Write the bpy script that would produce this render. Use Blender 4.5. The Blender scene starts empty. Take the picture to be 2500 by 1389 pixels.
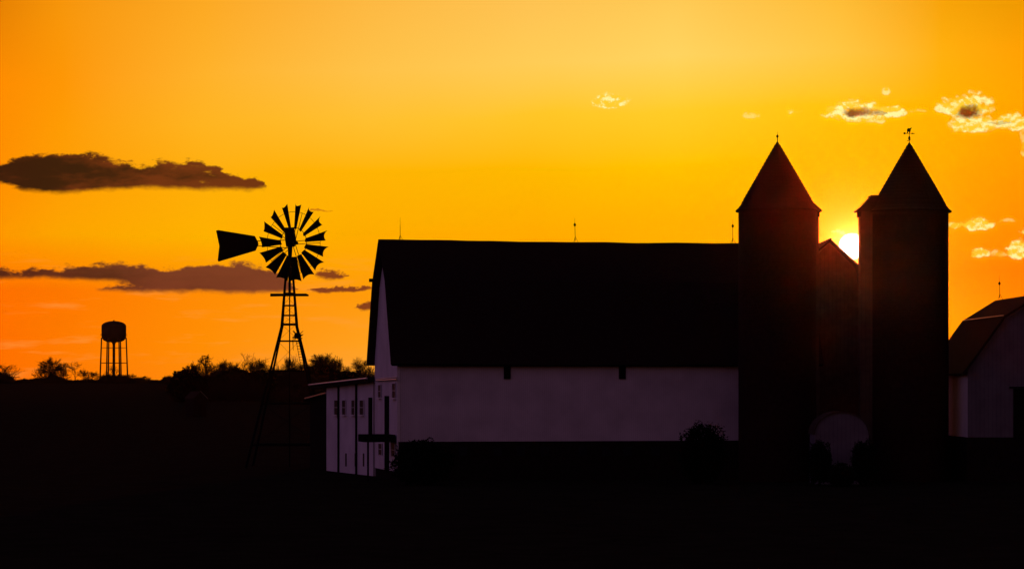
import bpy, math, random
from mathutils import Vector, noise
random.seed(7)
S = bpy.context.scene; COL = S.collection
F = 2500*100/36.0; CZ = 7.5; HY = 935.0      # focal length in photo pixels, eye height, horizon row
SUNX, SUNY = 2080, 602

# ------------------------------------------------------------------ helpers
def at(px, py, D): return Vector(((px-1250)/F*D, D, CZ+(HY-py)/F*D))
def ground(x, y):
    t = min(1, max(0, (y-260)/640.0)); s = t*t*(3-2*t)
    n = noise.noise(Vector((x*.011, y*.011, 3.1)))*.5 + noise.noise(Vector((x*.05, y*.05, 9)))*.10
    k = min(1, abs(y-205)/120.0)
    m = max(0, min(1, (y-500)/400.0))
    return .68 + s*7.1 + n*(.25+.75*k)*.6 + m*noise.noise(Vector((x*.004, 5.5, 1)))*.7
def at_g(px, D):
    x = (px-1250)/F*D
    return Vector((x, D, ground(x, D)-.05))

class MB:
    def __init__(s): s.v = []; s.f = []
    def poly(s, pts, faces):
        o = len(s.v); s.v += [tuple(p) for p in pts]; s.f += [tuple(i+o for i in f) for f in faces]
    def box(s, a, b):
        x0, y0, z0 = a; x1, y1, z1 = b
        s.poly([(x0,y0,z0),(x1,y0,z0),(x1,y1,z0),(x0,y1,z0),(x0,y0,z1),(x1,y0,z1),(x1,y1,z1),(x0,y1,z1)],
               [(0,3,2,1),(4,5,6,7),(0,1,5,4),(1,2,6,5),(2,3,7,6),(3,0,4,7)])
    def tube(s, p0, p1, r0, r1=None, n=6, cap=True):
        r1 = r0 if r1 is None else r1
        p0 = Vector(p0); p1 = Vector(p1); d = (p1-p0)
        if d.length < 1e-6: return
        d.normalize(); a = d.cross(Vector((0,0,1)) if abs(d.z) < .9 else Vector((1,0,0))).normalized(); b = d.cross(a)
        pts = []
        for p, r in ((p0,r0),(p1,r1)):
            for i in range(n):
                t = 2*math.pi*i/n; pts.append(p+a*math.cos(t)*r+b*math.sin(t)*r)
        fs = [(i, (i+1)%n, n+(i+1)%n, n+i) for i in range(n)]
        if cap: fs += [tuple(range(n-1,-1,-1)), tuple(range(n,2*n))]
        s.poly(pts, fs)
    def lathe(s, prof, n=32, c=(0,0,0), cap=True, wob=0):
        pts = []
        for r, z in prof:
            for i in range(n):
                t = 2*math.pi*i/n; rr = max(r,.001)*(1+wob*noise.noise(Vector((math.cos(t)*3, math.sin(t)*3, z))))
                pts.append((c[0]+rr*math.cos(t), c[1]+rr*math.sin(t), c[2]+z))
        fs = []
        for k in range(len(prof)-1):
            for i in range(n):
                j = (i+1)%n; fs.append((k*n+i, k*n+j, (k+1)*n+j, (k+1)*n+i))
        if cap: fs += [tuple(range(n-1,-1,-1)), tuple(range((len(prof)-1)*n, len(prof)*n))]
        s.poly(pts, fs)
    def prism(s, prof, axis, a, b):
        """prof: 2-D polygon; axis 'x': prof=(y,z) extruded x a..b; 'y': prof=(x,z); 'z': prof=(x,y)"""
        n = len(prof)
        def mk(p, t): return {'x': (t,p[0],p[1]), 'y': (p[0],t,p[1]), 'z': (p[0],p[1],t)}[axis]
        pts = [mk(p,a) for p in prof]+[mk(p,b) for p in prof]
        s.poly(pts, [tuple(range(n-1,-1,-1)), tuple(range(n,2*n))]+[(i,(i+1)%n,n+(i+1)%n,n+i) for i in range(n)])
    def build(s, name, mat, parent=None, smooth=False, fixn=True):
        me = bpy.data.meshes.new(name); me.from_pydata(s.v, [], s.f); me.materials.append(mat)
        if fixn:
            import bmesh
            bm = bmesh.new(); bm.from_mesh(me); bmesh.ops.recalc_face_normals(bm, faces=bm.faces); bm.to_mesh(me); bm.free()
        if smooth:
            for p in me.polygons: p.use_smooth = True
        o = bpy.data.objects.new(name, me); COL.objects.link(o)
        if parent: o.parent = parent
        return o
def tag(o, label, cat, group=None, kind=None):
    if label: o['label'] = label
    if cat: o['category'] = cat
    if group: o['group'] = group
    if kind: o['kind'] = kind
    return o
def empty(name, loc, label, cat, group=None, rz=0):
    o = bpy.data.objects.new(name, None); COL.objects.link(o); o.location = loc; o.rotation_euler.z = rz
    o.empty_display_size = .1
    return tag(o, label, cat, group)
def bx(name, a, b, mat, parent):
    m = MB(); m.box(a, b); return m.build(name, mat, parent)

# ------------------------------------------------------------------ materials
def mat(name, base, rough=.8, metal=0, spec=.12, scale=2, var=.35, bump=.0, boards=None, stretch=(1,1,1)):
    m = bpy.data.materials.new(name); m.use_nodes = True; nt = m.node_tree; N = nt.nodes; L = nt.links
    b = N['Principled BSDF']; b.inputs['Roughness'].default_value = rough; b.inputs['Metallic'].default_value = metal; b.inputs['Specular IOR Level'].default_value = spec
    tc = N.new('ShaderNodeTexCoord'); mp = N.new('ShaderNodeMapping'); mp.inputs['Scale'].default_value = stretch
    L.new(tc.outputs['Object'], mp.inputs[0])
    nz = N.new('ShaderNodeTexNoise'); nz.inputs['Scale'].default_value = scale; nz.inputs['Detail'].default_value = 6
    L.new(mp.outputs[0], nz.inputs['Vector'])
    cr = N.new('ShaderNodeValToRGB'); cr.color_ramp.elements[0].position = .3; cr.color_ramp.elements[1].position = .7
    cr.color_ramp.elements[0].color = [c*(1-var) for c in base]+[1]; cr.color_ramp.elements[1].color = list(base)+[1]
    L.new(nz.outputs['Fac'], cr.inputs[0]); col = cr.outputs[0]; h = nz.outputs['Fac']
    if boards:
        w = N.new('ShaderNodeTexWave'); w.wave_type = 'BANDS'; w.bands_direction = boards[0]
        w.inputs['Scale'].default_value = boards[1]; w.inputs['Distortion'].default_value = .15
        L.new(tc.outputs['Object'], w.inputs['Vector'])
        wr = N.new('ShaderNodeValToRGB'); wr.color_ramp.elements[0].position = .0; wr.color_ramp.elements[1].position = .12
        wr.color_ramp.elements[0].color = (.80,.80,.80,1); wr.color_ramp.elements[1].color = (1,1,1,1)
        L.new(w.outputs['Fac'], wr.inputs[0])
        mx = N.new('ShaderNodeMix'); mx.data_type = 'RGBA'; mx.blend_type = 'MULTIPLY'; mx.inputs[0].default_value = 1
        L.new(col, mx.inputs[6]); L.new(wr.outputs[0], mx.inputs[7]); col = mx.outputs[2]; h = wr.outputs[0]
    L.new(col, b.inputs['Base Color'])
    if bump:
        bp = N.new('ShaderNodeBump'); bp.inputs['Strength'].default_value = bump; bp.inputs['Distance'].default_value = .05
        L.new(h, bp.inputs['Height']); L.new(bp.outputs[0], b.inputs['Normal'])
    return m
M = dict(
 grey = mat('grey_siding', (.20,.19,.20), .9, spec=0, scale=.8, var=.3, boards=('X', 1.1)),
 soil = mat('dark_grass', (.026,.026,.014), 1, spec=0, scale=.6, bump=.5),
 white = mat('white_siding', (.74,.71,.74), .7, scale=.5, var=.24, bump=.1, boards=('X', 2.3)),
 whitey = mat('white_siding_end', (.74,.71,.74), .7, scale=.5, var=.20, bump=.1, boards=('Y', 2.3)),
 roof = mat('old_shingles', (.030,.018,.016), .95, spec=.03, scale=3, bump=.4, stretch=(1,6,6)),
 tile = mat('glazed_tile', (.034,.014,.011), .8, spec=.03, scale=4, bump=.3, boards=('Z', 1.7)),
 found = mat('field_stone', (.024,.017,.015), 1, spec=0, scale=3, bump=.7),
 dark = mat('dark_timber', (.012,.009,.008), .95, spec=0, scale=4),
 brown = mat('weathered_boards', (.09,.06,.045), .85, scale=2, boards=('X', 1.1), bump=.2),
 glass = mat('dark_glass', (.02,.02,.025), .5, spec=.05, scale=1),
 iron = mat('galvanised_iron', (.010,.009,.009), 1, spec=0, scale=6),
 metal = mat('bright_metal', (.55,.5,.48), .38, metal=1, scale=5),
 tankm = mat('tank_paint', (.02,.022,.03), .9, spec=.03, scale=.5),
 bark = mat('bark', (.035,.026,.02), 1, spec=0, scale=5),
 leaf = mat('dark_leaves', (.012,.014,.008), 1, spec=0, scale=3),
 sill = mat('pale_sill', (.8,.78,.76), .6, scale=3, var=.1),
)

# ------------------------------------------------------------------ world
def build_world():
    w = bpy.data.worlds.new("World"); S.world = w; w.use_nodes = True
    nt = w.node_tree; N = nt.nodes; L = nt.links; N.clear()
    out = N.new('ShaderNodeOutputWorld'); bg = N.new('ShaderNodeBackground')
    L.new(bg.outputs[0], out.inputs[0])
    def sv(sock, v):
        if isinstance(v, (int, float)): sock.default_value = v
        else: L.new(v, sock)
    def m(op, a, b=0, c=0, clamp=False):
        n = N.new('ShaderNodeMath'); n.operation = op; n.use_clamp = clamp
        sv(n.inputs[0], a); sv(n.inputs[1], b); sv(n.inputs[2], c); return n.outputs[0]
    def ss(v, a, b, lo=0, hi=1, kind='SMOOTHSTEP'):
        n = N.new('ShaderNodeMapRange'); n.interpolation_type = kind; n.clamp = True
        sv(n.inputs[0], v); n.inputs[1].default_value = a; n.inputs[2].default_value = b
        n.inputs[3].default_value = lo; n.inputs[4].default_value = hi; return n.outputs[0]
    def mix(f, a, b, mode='MIX'):
        n = N.new('ShaderNodeMix'); n.data_type = 'RGBA'; n.blend_type = mode; n.clamp_factor = True
        sv(n.inputs[0], f)
        for s_, v in ((n.inputs[6], a), (n.inputs[7], b)):
            if isinstance(v, tuple): s_.default_value = v
            else: L.new(v, s_)
        return n.outputs[2]
    def lin(c): return tuple([((x/255+.055)/1.055)**2.4 if x > 10 else x/255/12.92 for x in c]+[1])
    tc = N.new('ShaderNodeTexCoord'); sep = N.new('ShaderNodeSeparateXYZ'); L.new(tc.outputs['Generated'], sep.inputs[0])
    dx, dy, dz = sep.outputs
    dys = m('MAXIMUM', dy, .05)
    X = m('MULTIPLY_ADD', m('DIVIDE', dx, dys), F, 1250)       # heading and height of the sky direction, in tenths of a milliradian
    Y = m('SUBTRACT', HY, m('MULTIPLY', m('DIVIDE', dz, dys), F))
    def nz(scale, sx=1, sy=1, det=5, rough=.55, off=0):
        cb = N.new('ShaderNodeCombineXYZ'); L.new(m('MULTIPLY', X, sx*.001), cb.inputs[0]); L.new(m('MULTIPLY', Y, sy*.001), cb.inputs[1])
        cb.inputs[2].default_value = off
        n = N.new('ShaderNodeTexNoise'); n.inputs['Scale'].default_value = scale; n.inputs['Detail'].default_value = det
        n.inputs['Roughness'].default_value = rough; L.new(cb.outputs[0], n.inputs['Vector'])
        return m('SUBTRACT', n.outputs['Fac'], .5)
    # gradient rows
    xs = [-50, 150, 500, 900, 1300, 1650, 2050, 2300, 2550]
    rows = [
     (-150, [(215,115,0),(240,140,12),(245,160,35),(246,172,60),(248,185,72),(248,188,66),(240,172,40),(225,150,10),(215,140,0)]),
     (0,    [(228,124,0),(248,150,10),(253,170,36),(253,184,66),(254,194,82),(254,200,84),(252,186,52),(244,160,8),(230,148,0)]),
     (160,  [(255,138,0),(255,151,5),(255,178,42),(255,194,72),(255,204,86),(255,212,96),(255,198,66),(255,176,14),(255,156,0)]),
     (290,  [(255,138,0),(255,156,4),(255,180,32),(255,192,48),(255,198,40),(255,204,40),(255,194,6),(255,178,0),(255,160,0)]),
     (420,  [(255,140,0),(255,158,4),(255,174,8),(255,180,4),(255,184,0),(255,194,0),(255,184,0),(255,172,0),(255,152,0)]),
     (560,  [(255,148,0),(255,164,0),(255,177,0),(255,172,0),(255,172,0),(255,178,0),(255,168,0),(255,160,0),(255,140,0)]),
     (700,  [(255,110,0),(255,119,0),(255,140,4),(255,154,10),(255,160,0),(255,170,0),(255,160,0),(255,144,0),(255,118,0)]),
     (820,  [(255,108,0),(255,122,0),(255,142,4),(255,160,30),(255,150,10),(255,160,0),(255,170,0),(255,158,0),(255,130,0)]),
     (935,  [(255,110,0),(255,122,6),(255,138,16),(255,166,62),(255,150,20),(255,150,0),(255,150,0),(255,140,0),(255,120,0)]),
    ]
    u = ss(X, -50, 2550, kind='LINEAR'); cols = []
    for y, cs in rows:
        r = N.new('ShaderNodeValToRGB'); e = r.color_ramp.elements; r.color_ramp.interpolation = 'B_SPLINE' if False else 'EASE'
        r.color_ramp.interpolation = 'LINEAR'
        ps = [(x+50)/2600 for x in xs]
        e[0].position = ps[0]; e[0].color = lin(cs[0]); e[1].position = ps[-1]; e[1].color = lin(cs[-1])
        for p, c in list(zip(ps, cs))[1:-1]: q = e.new(p); q.color = lin(c)
        L.new(u, r.inputs[0]); cols.append(r.outputs[0])
    # soft warp so that the rows do not read as straight bands
    Yw = m('ADD', Y, m('MULTIPLY', nz(1.3, 1, 1.6, 3, .5, 4), 110))
    Yw = m('ADD', Yw, m('MULTIPLY', m('SUBTRACT', X, 1250), .02))
    sky = cols[0]
    for k in range(1, len(rows)):
        sky = mix(ss(Yw, rows[k-1][0], rows[k][0], kind='LINEAR'), sky, cols[k])
    # faint pinkish streaks low on the left
    st = ss(nz(4, 1, 7, 4, .6, 8), .02, .22)
    st = m('MULTIPLY', st, m('MULTIPLY', ss(Y, 600, 680), ss(X, 1100, 650)))
    sky = mix(m('MULTIPLY', st, .45), sky, lin((255,160,66)))
    # distorted coordinates for cloud edges
    Xd = m('ADD', X, m('ADD', m('MULTIPLY', nz(14, 1, 1.6, 6, .62, 1), 46), m('MULTIPLY', nz(26, 1, 2.6, 4, .58, 2), 64)))
    Yd = m('ADD', Y, m('ADD', m('MULTIPLY', nz(11, 1, 1.9, 7, .68, 11), 66), m('MULTIPLY', nz(30, 1, 1.9, 4, .58, 12), 30)))
    def curve(pts, x0, x1, y0, y1):
        n = N.new('ShaderNodeFloatCurve'); c = n.mapping.curves[0]
        P = [((x-x0)/(x1-x0), (y-y0)/(y1-y0)) for x, y in pts]
        c.points[0].location = P[0]; c.points[1].location = P[-1]
        for p in P[1:-1]: c.points.new(*p)
        n.mapping.update(); L.new(ss(Xd, x0, x1, kind='LINEAR'), n.inputs[1])
        return m('MULTIPLY_ADD', n.outputs[0], y1-y0, y0)
    def band(top, bot, st=10, sb=12):
        x0, x1 = top[0][0], top[-1][0]
        t = curve(top, x0, x1, 300, 800); b = curve(bot, x0, x1, 300, 800)
        a = ss(m('SUBTRACT', Yd, t), -st*.3, st); c = ss(m('SUBTRACT', b, m('MULTIPLY_ADD', m('SUBTRACT', Yd, Y), .30, Y)), -sb*.4, sb)
        e = m('MULTIPLY', ss(Xd, x1+2, x1-6), ss(Xd, x0-2, x0+6))
        return m('MULTIPLY', m('MULTIPLY', a, c), e)
    A = band([(-160,440),(-80,405),(0,404),(60,382),(150,372),(240,378),(320,394),(366,404),(385,391),(480,394),(530,402),(575,424),(630,440),(648,458)],
             [(-160,445),(-60,444),(0,448),(60,466),(150,474),(230,470),(300,464),(400,463),(500,466),(580,466),(630,465),(648,460)])
    B = band([(-160,650),(0,655),(36,664),(60,656),(150,652),(330,645),(440,650),(500,642),(560,641),(640,648),(690,668),(722,700)],
             [(-160,676),(0,682),(100,682),(200,686),(290,690),(330,704),(400,712),(500,712),(600,713),(640,714),(690,714),(722,708)])
    C = band([(225,704),(260,694),(330,688),(480,686),(620,690),(715,700)], [(225,706),(260,711),(330,714),(480,716),(620,717),(715,712)])
    D1 = band([(768,668),(790,660),(820,661),(848,672)], [(768,672),(790,680),(820,683),(848,676)], 7, 7)
    D2 = band([(745,706),(780,697),(830,697),(880,696),(915,698)], [(745,708),(780,715),(830,715),(880,711),(915,704)], 5, 5)
    D3 = band([(864,747),(875,739),(900,738),(930,744)], [(864,750),(875,757),(900,758),(930,752)], 6, 6)
    D0 = band([(755,514),(790,515),(806,517)], [(755,516),(790,519),(806,519)], 2, 3)
    inner = nz(6, 1, 3.4, 6, .62, 21)
    dA = mix(ss(m('ADD', m('MULTIPLY', inner, 1.3), m('MULTIPLY', X, .0006)), -.02, .38), lin((30,12,11)), lin((104,42,18)))
    dB = mix(ss(m('ADD', m('MULTIPLY', inner, .6), m('MULTIPLY', X, .0007)), -.05, .5), lin((60,24,21)), lin((112,51,36)))
    lowl = m('MULTIPLY', ss(Y, 640, 715), 1)
    tear = m('SUBTRACT', 1, m('MULTIPLY', ss(nz(9, 1, 3.2, 6, .66, 61), .06, .17), m('MULTIPLY', ss(X, 330, 620), .62)))
    A = m('MULTIPLY', A, tear)
    # warm fringe round the dark clouds
    sky = mix(m('MULTIPLY', A, .97), sky, dA)
    BC = m('MAXIMUM', B, C)
    sky = mix(m('MULTIPLY', BC, .95), sky, dB)
    sky = mix(m('MULTIPLY', m('MAXIMUM', D1, m('MAXIMUM', D2, D3)), .97), sky, lin((126,56,26)))
    sky = mix(m('MULTIPLY', D0, .6), sky, lin((170,70,20)))
    # bright puffs on the right
    pf = nz(22, 1, 1.25, 7, .66, 31); pf2 = nz(64, 1, 1.2, 4, .6, 33)
    nzs = m('ADD', m('MULTIPLY', pf, 5.2), m('MULTIPLY', pf2, 1.6))
    Y0 = Y; Y = m('ADD', Y0, 9); pfs = nz(22, 1, 1.25, 7, .66, 31); Y = Y0
    relief = m('SUBTRACT', pf, pfs)          # billow tops catch the light, undersides less
    Xe = m('ADD', X, m('MULTIPLY', nz(30, 1, 1, 4, .6, 41), 30)); Ye = m('ADD', Y, m('MULTIPLY', nz(30, 1, 1.4, 4, .6, 43), 22))
    def ell(cx, cy, rx, ry, amp=.75, k=1.0, hi=.62, up=.62):
        a = m('DIVIDE', m('SUBTRACT', Xe, cx), rx*1.06); dyy = m('SUBTRACT', Ye, cy+ry*.35)
        b = m('DIVIDE', m('ADD', m('MAXIMUM', dyy, 0), m('MULTIPLY', m('MINIMUM', dyy, 0), up)), ry*.78)
        r = m('SUBTRACT', 1, m('ADD', m('MULTIPLY', a, a), m('MULTIPLY', b, b)))
        return m('MULTIPLY', ss(m('ADD', r, m('MULTIPLY', nzs, amp)), .05, hi), k)
    puffs = [(1490,243,52,20,.4,1),(1830,282,22,7,.5,.35),(1938,271,24,8,.8,.55),(2092,266,86,27,.5,1),(2030,264,24,10,.6,.75),(2165,271,46,16,.5,.95),
             (2162,222,15,11,.4,.6),(2110,292,55,8,.7,.5),(2240,271,22,5,.6,.25),(2360,252,62,31,.55,1),(2310,262,28,13,.6,.8),(2380,300,72,22,.5,.95),(2470,294,50,22,.6,.9),
             (2385,545,52,15,.7,.85),(2335,548,40,9,.7,.6),(2450,540,30,5,.8,.35),(2395,614,26,13,.7,.75),(2440,617,24,8,.9,.4),(2492,606,34,26,.6,.9),(2500,340,10,40,.6,.3),
             (2062,572,42,14,.8,.55),(2560,560,60,14,.7,.6)]
    P = None
    for p in puffs:
        e = ell(*p); P = e if P is None else m('MAXIMUM', P, e)
    pc = mix(ss(m('ADD', relief, m('MULTIPLY', pf2, .12)), -.05, .06), lin((255,204,48)), lin((255,246,160)))
    sky = mix(P, sky, pc)
    core = m('MAXIMUM', m('MAXIMUM', ell(2102,272,50,15,.5,.95,1.25), ell(2366,268,36,23,.45,1,1.25)), m('MAXIMUM', ell(2150,278,14,4,.8,.5), ell(2440,300,30,4,.9,.35)))
    sky = mix(core, sky, lin((122,60,14)))
    # the sun and the bright air round it
    ex = m('SUBTRACT', X, SUNX); ey = m('SUBTRACT', Y, SUNY)
    rr = m('SQRT', m('ADD', m('MULTIPLY', ex, ex), m('MULTIPLY', ey, ey)))
    halo = m('EXPONENT', m('DIVIDE', rr, -24)); wide = m('EXPONENT', m('DIVIDE', rr, -170))
    add = mix(1, mix(halo, (0,0,0,1), (2.5,1.9,.55,1)), mix(wide, (0,0,0,1), (0,0,0,1)), 'ADD')
    sky = mix(1, sky, add, 'ADD')
    disc = ss(rr, 34, 27)
    sky = mix(disc, sky, (4,4,3.4,1))
    # the rest of the sky: a Nishita dusk, dim and mauve away from the glow
    ns = N.new('ShaderNodeTexSky'); ns.sky_type = 'NISHITA'; ns.sun_disc = False
    el = math.atan((HY-SUNY)/F); ns.sun_elevation = el; ns.sun_rotation = math.atan((SUNX-1250)/F)
    ns.dust_density = 2; ns.air_density = 1.2
    back = mix(1, ns.outputs[0], BACK, 'MULTIPLY')
    back = mix(ss(dx, -.05, -.9), back, mix(1, back, (1.9,2.1,2.9,1), 'MULTIPLY'))
    hor = m('SQRT', m('ADD', m('MULTIPLY', dx, dx), m('MULTIPLY', dy, dy)))
    az = m('ARCTAN2', dx, dy); ev = m('ARCSINE', dz)
    g = m('MULTIPLY', ss(m('ABSOLUTE', m('SUBTRACT', az, .03)), .34, .22), ss(ev, .32, .16))
    # afterglow: faint mauve light opposite the sun, where the photo's white walls get theirs
    col = mix(g, back, sky)
    L.new(col, bg.inputs[0]); bg.inputs[1].default_value = 1.0
    w.cycles.sampling_method = 'MANUAL'; w.cycles.sample_map_resolution = 1024
BACK = (.074, .029, .059, 1)
build_world()

# ------------------------------------------------------------------ sun and camera
sl = bpy.data.lights.new('sun', 'SUN'); sl.energy = 2.0; sl.angle = math.radians(.53); sl.color = (1,.05,.004)
so = bpy.data.objects.new('sun', sl); COL.objects.link(so)
d = Vector(((SUNX-1250)/F, 1, (HY-SUNY)/F)).normalized()
so.rotation_euler = d.to_track_quat('Z', 'Y').to_euler(); so.location = (60, 300, 60)
cam = bpy.data.cameras.new('camera'); co = bpy.data.objects.new('camera', cam); COL.objects.link(co)
cam.lens = 100; cam.sensor_width = 36; cam.shift_y = (HY-694.5)/2500; cam.clip_start = .5; cam.clip_end = 20000
co.location = (0,0,CZ); co.rotation_euler = (math.radians(90),0,0); S.camera = co
S.view_settings.view_transform = 'Standard'; S.view_settings.look = 'None'; S.view_settings.exposure = 0; S.view_settings.gamma = 1

# ------------------------------------------------------------------ ground
def build_ground():
    ys = [-300,-100,-40,0]+[20+8*i for i in range(60)]+[500+25*i for i in range(30)]+[1300,1500,1800,2300,3000,4500,7000,11000]
    nx = 90; v = []; f = []
    for y in ys:
        w = max(160, abs(y)*.9+120)
        for i in range(nx+1):
            x = (i/nx*2-1)*w*(1 if y < 3000 else 1.6)
            v.append((x, y, ground(x, y)))
    for j in range(len(ys)-1):
        for i in range(nx):
            a = j*(nx+1)+i; f.append((a, a+1, a+nx+2, a+nx+1))
    m = MB(); m.v = v; m.f = f
    o = m.build('ground', M['soil'], smooth=True, fixn=False); o['kind'] = 'structure'
build_ground()

# ------------------------------------------------------------------ frames and things on walls
class Fr:
    """a local frame: origin, heading; ray() meets a photo direction with a local plane"""
    def __init__(s, o, a): s.o = Vector(o); s.a = a
    def loc(s, p):
        q = Vector(p)-s.o; c, n = math.cos(s.a), math.sin(s.a)
        return Vector((q.x*c+q.y*n, -q.x*n+q.y*c, q.z))
    def ray(s, px, py, axis, val):
        a = s.loc((0,0,CZ)); b = s.loc(((px-1250)/F, 1, CZ+(HY-py)/F)); d = b-a
        i = 'xyz'.index(axis); t = (val-a[i])/d[i]
        return a+d*t
def wallbox(name, fr, axis, val, x0, x1, y0, y1, out, mt, parent, inset=.02, dims=False):
    """box on the wall plane axis=val, standing 'out' metres off it (towards the camera)"""
    p = fr.ray(x0, y0, axis, val); q = fr.ray(x1, y1, axis, val)
    a = [min(p[i], q[i]) for i in range(3)]; b = [max(p[i], q[i]) for i in range(3)]
    i = 'xyz'.index(axis); a[i] = val-out; b[i] = val+inset
    o = bx(name, a, b, mt, parent)
    return (o, a, b) if dims else o
def window(fr, axis, val, x0, x1, y0, y1, parent, sill=True, out=.05):
    """window: glass, four-piece frame and a sill"""
    o, a, b = wallbox('window', fr, axis, val, x0, x1, y0, y1, out, M['glass'], parent, dims=True)
    i = 'xyz'.index(axis); j = 1-i
    fm = MB(); t = .07
    def bar(u0, u1, z0, z1):
        A = [0,0,z0]; B = [0,0,z1]; A[i] = val-out-.03; B[i] = val-out+.01; A[j] = u0; B[j] = u1; fm.box(A, B)
    bar(a[j]-t, a[j], a[2]-t, b[2]+t); bar(b[j], b[j]+t, a[2]-t, b[2]+t)
    bar(a[j], b[j], b[2], b[2]+t); bar(a[j], b[j], (a[2]+b[2])/2-.02, (a[2]+b[2])/2+.02)
    fm.build('frame', M['white'], o)
    if sill:
        s = MB(); A = [0,0,a[2]-.1]; B = [0,0,a[2]]; A[i] = val-out-.14; B[i] = val; A[j] = a[j]-.12; B[j] = b[j]+.12; s.box(A, B)
        s.build('sill', M['sill'], o)
    return o

def slab_roof(mb, prof, x0, x1, th, axis='x', sag=0, nseg=14):
    """prof: open outline of the roof (u,z) from eave to eave; solid slab below it"""
    n = len(prof); inner = []
    for k, (u, z) in enumerate(prof):
        a = prof[max(0,k-1)]; b = prof[min(n-1,k+1)]; tx, tz = b[0]-a[0], b[1]-a[1]; l = math.hypot(tx, tz)
        inner.append((u+tz/l*th, z-tx/l*th))
    ring = prof+inner[::-1]; m = len(ring); pts = []
    for s in range(nseg+1):
        t = s/nseg; x = x0+(x1-x0)*t; dz = -sag*math.sin(math.pi*t)+ (noise.noise(Vector((x*.35, 2, 7)))*.05 if sag else 0)
        for u, z in ring: pts.append((x,u,z+dz) if axis == 'x' else (u,x,z+dz))
    fs = []
    for s in range(nseg):
        for k in range(m):
            l = (k+1)%m; fs.append((s*m+k, s*m+l, (s+1)*m+l, (s+1)*m+k))
    for s in (0, nseg):
        for k in range(n-1):
            fs.append((s*m+k, s*m+k+1, s*m+m-2-k, s*m+m-1-k))
    mb.poly(pts, fs)

def rod(px, ybot, ytop, yball, D, fr, parent, lean=0):
    a = fr.loc(at(px, ybot, D)); b = fr.loc(at(px+lean, ytop, D)); 
    m = MB(); k = .62; mid = a+(b-a)*k
    m.tube(a, mid, .022, .018, 6); m.tube(mid, b, .013, .006, 5)
    for t in (0, 2.1, 4.2):
        m.tube(a+Vector((math.cos(t)*.22, math.sin(t)*.22, -.12)), a+Vector((0,0,.3)), .012, .012, 4)
    r = m.build('lightning_rod', M['iron'], parent)
    if yball:
        c = a+(b-a)*((ybot-yball)/(ybot-ytop)); s = MB()
        s.lathe([(0,-.14),(.05,-.10),(.09,-.02),(.09,.02),(.05,.10),(0,.15)], 12, c); s.build('ball', M['iron'], r, True)
    return r

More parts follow.
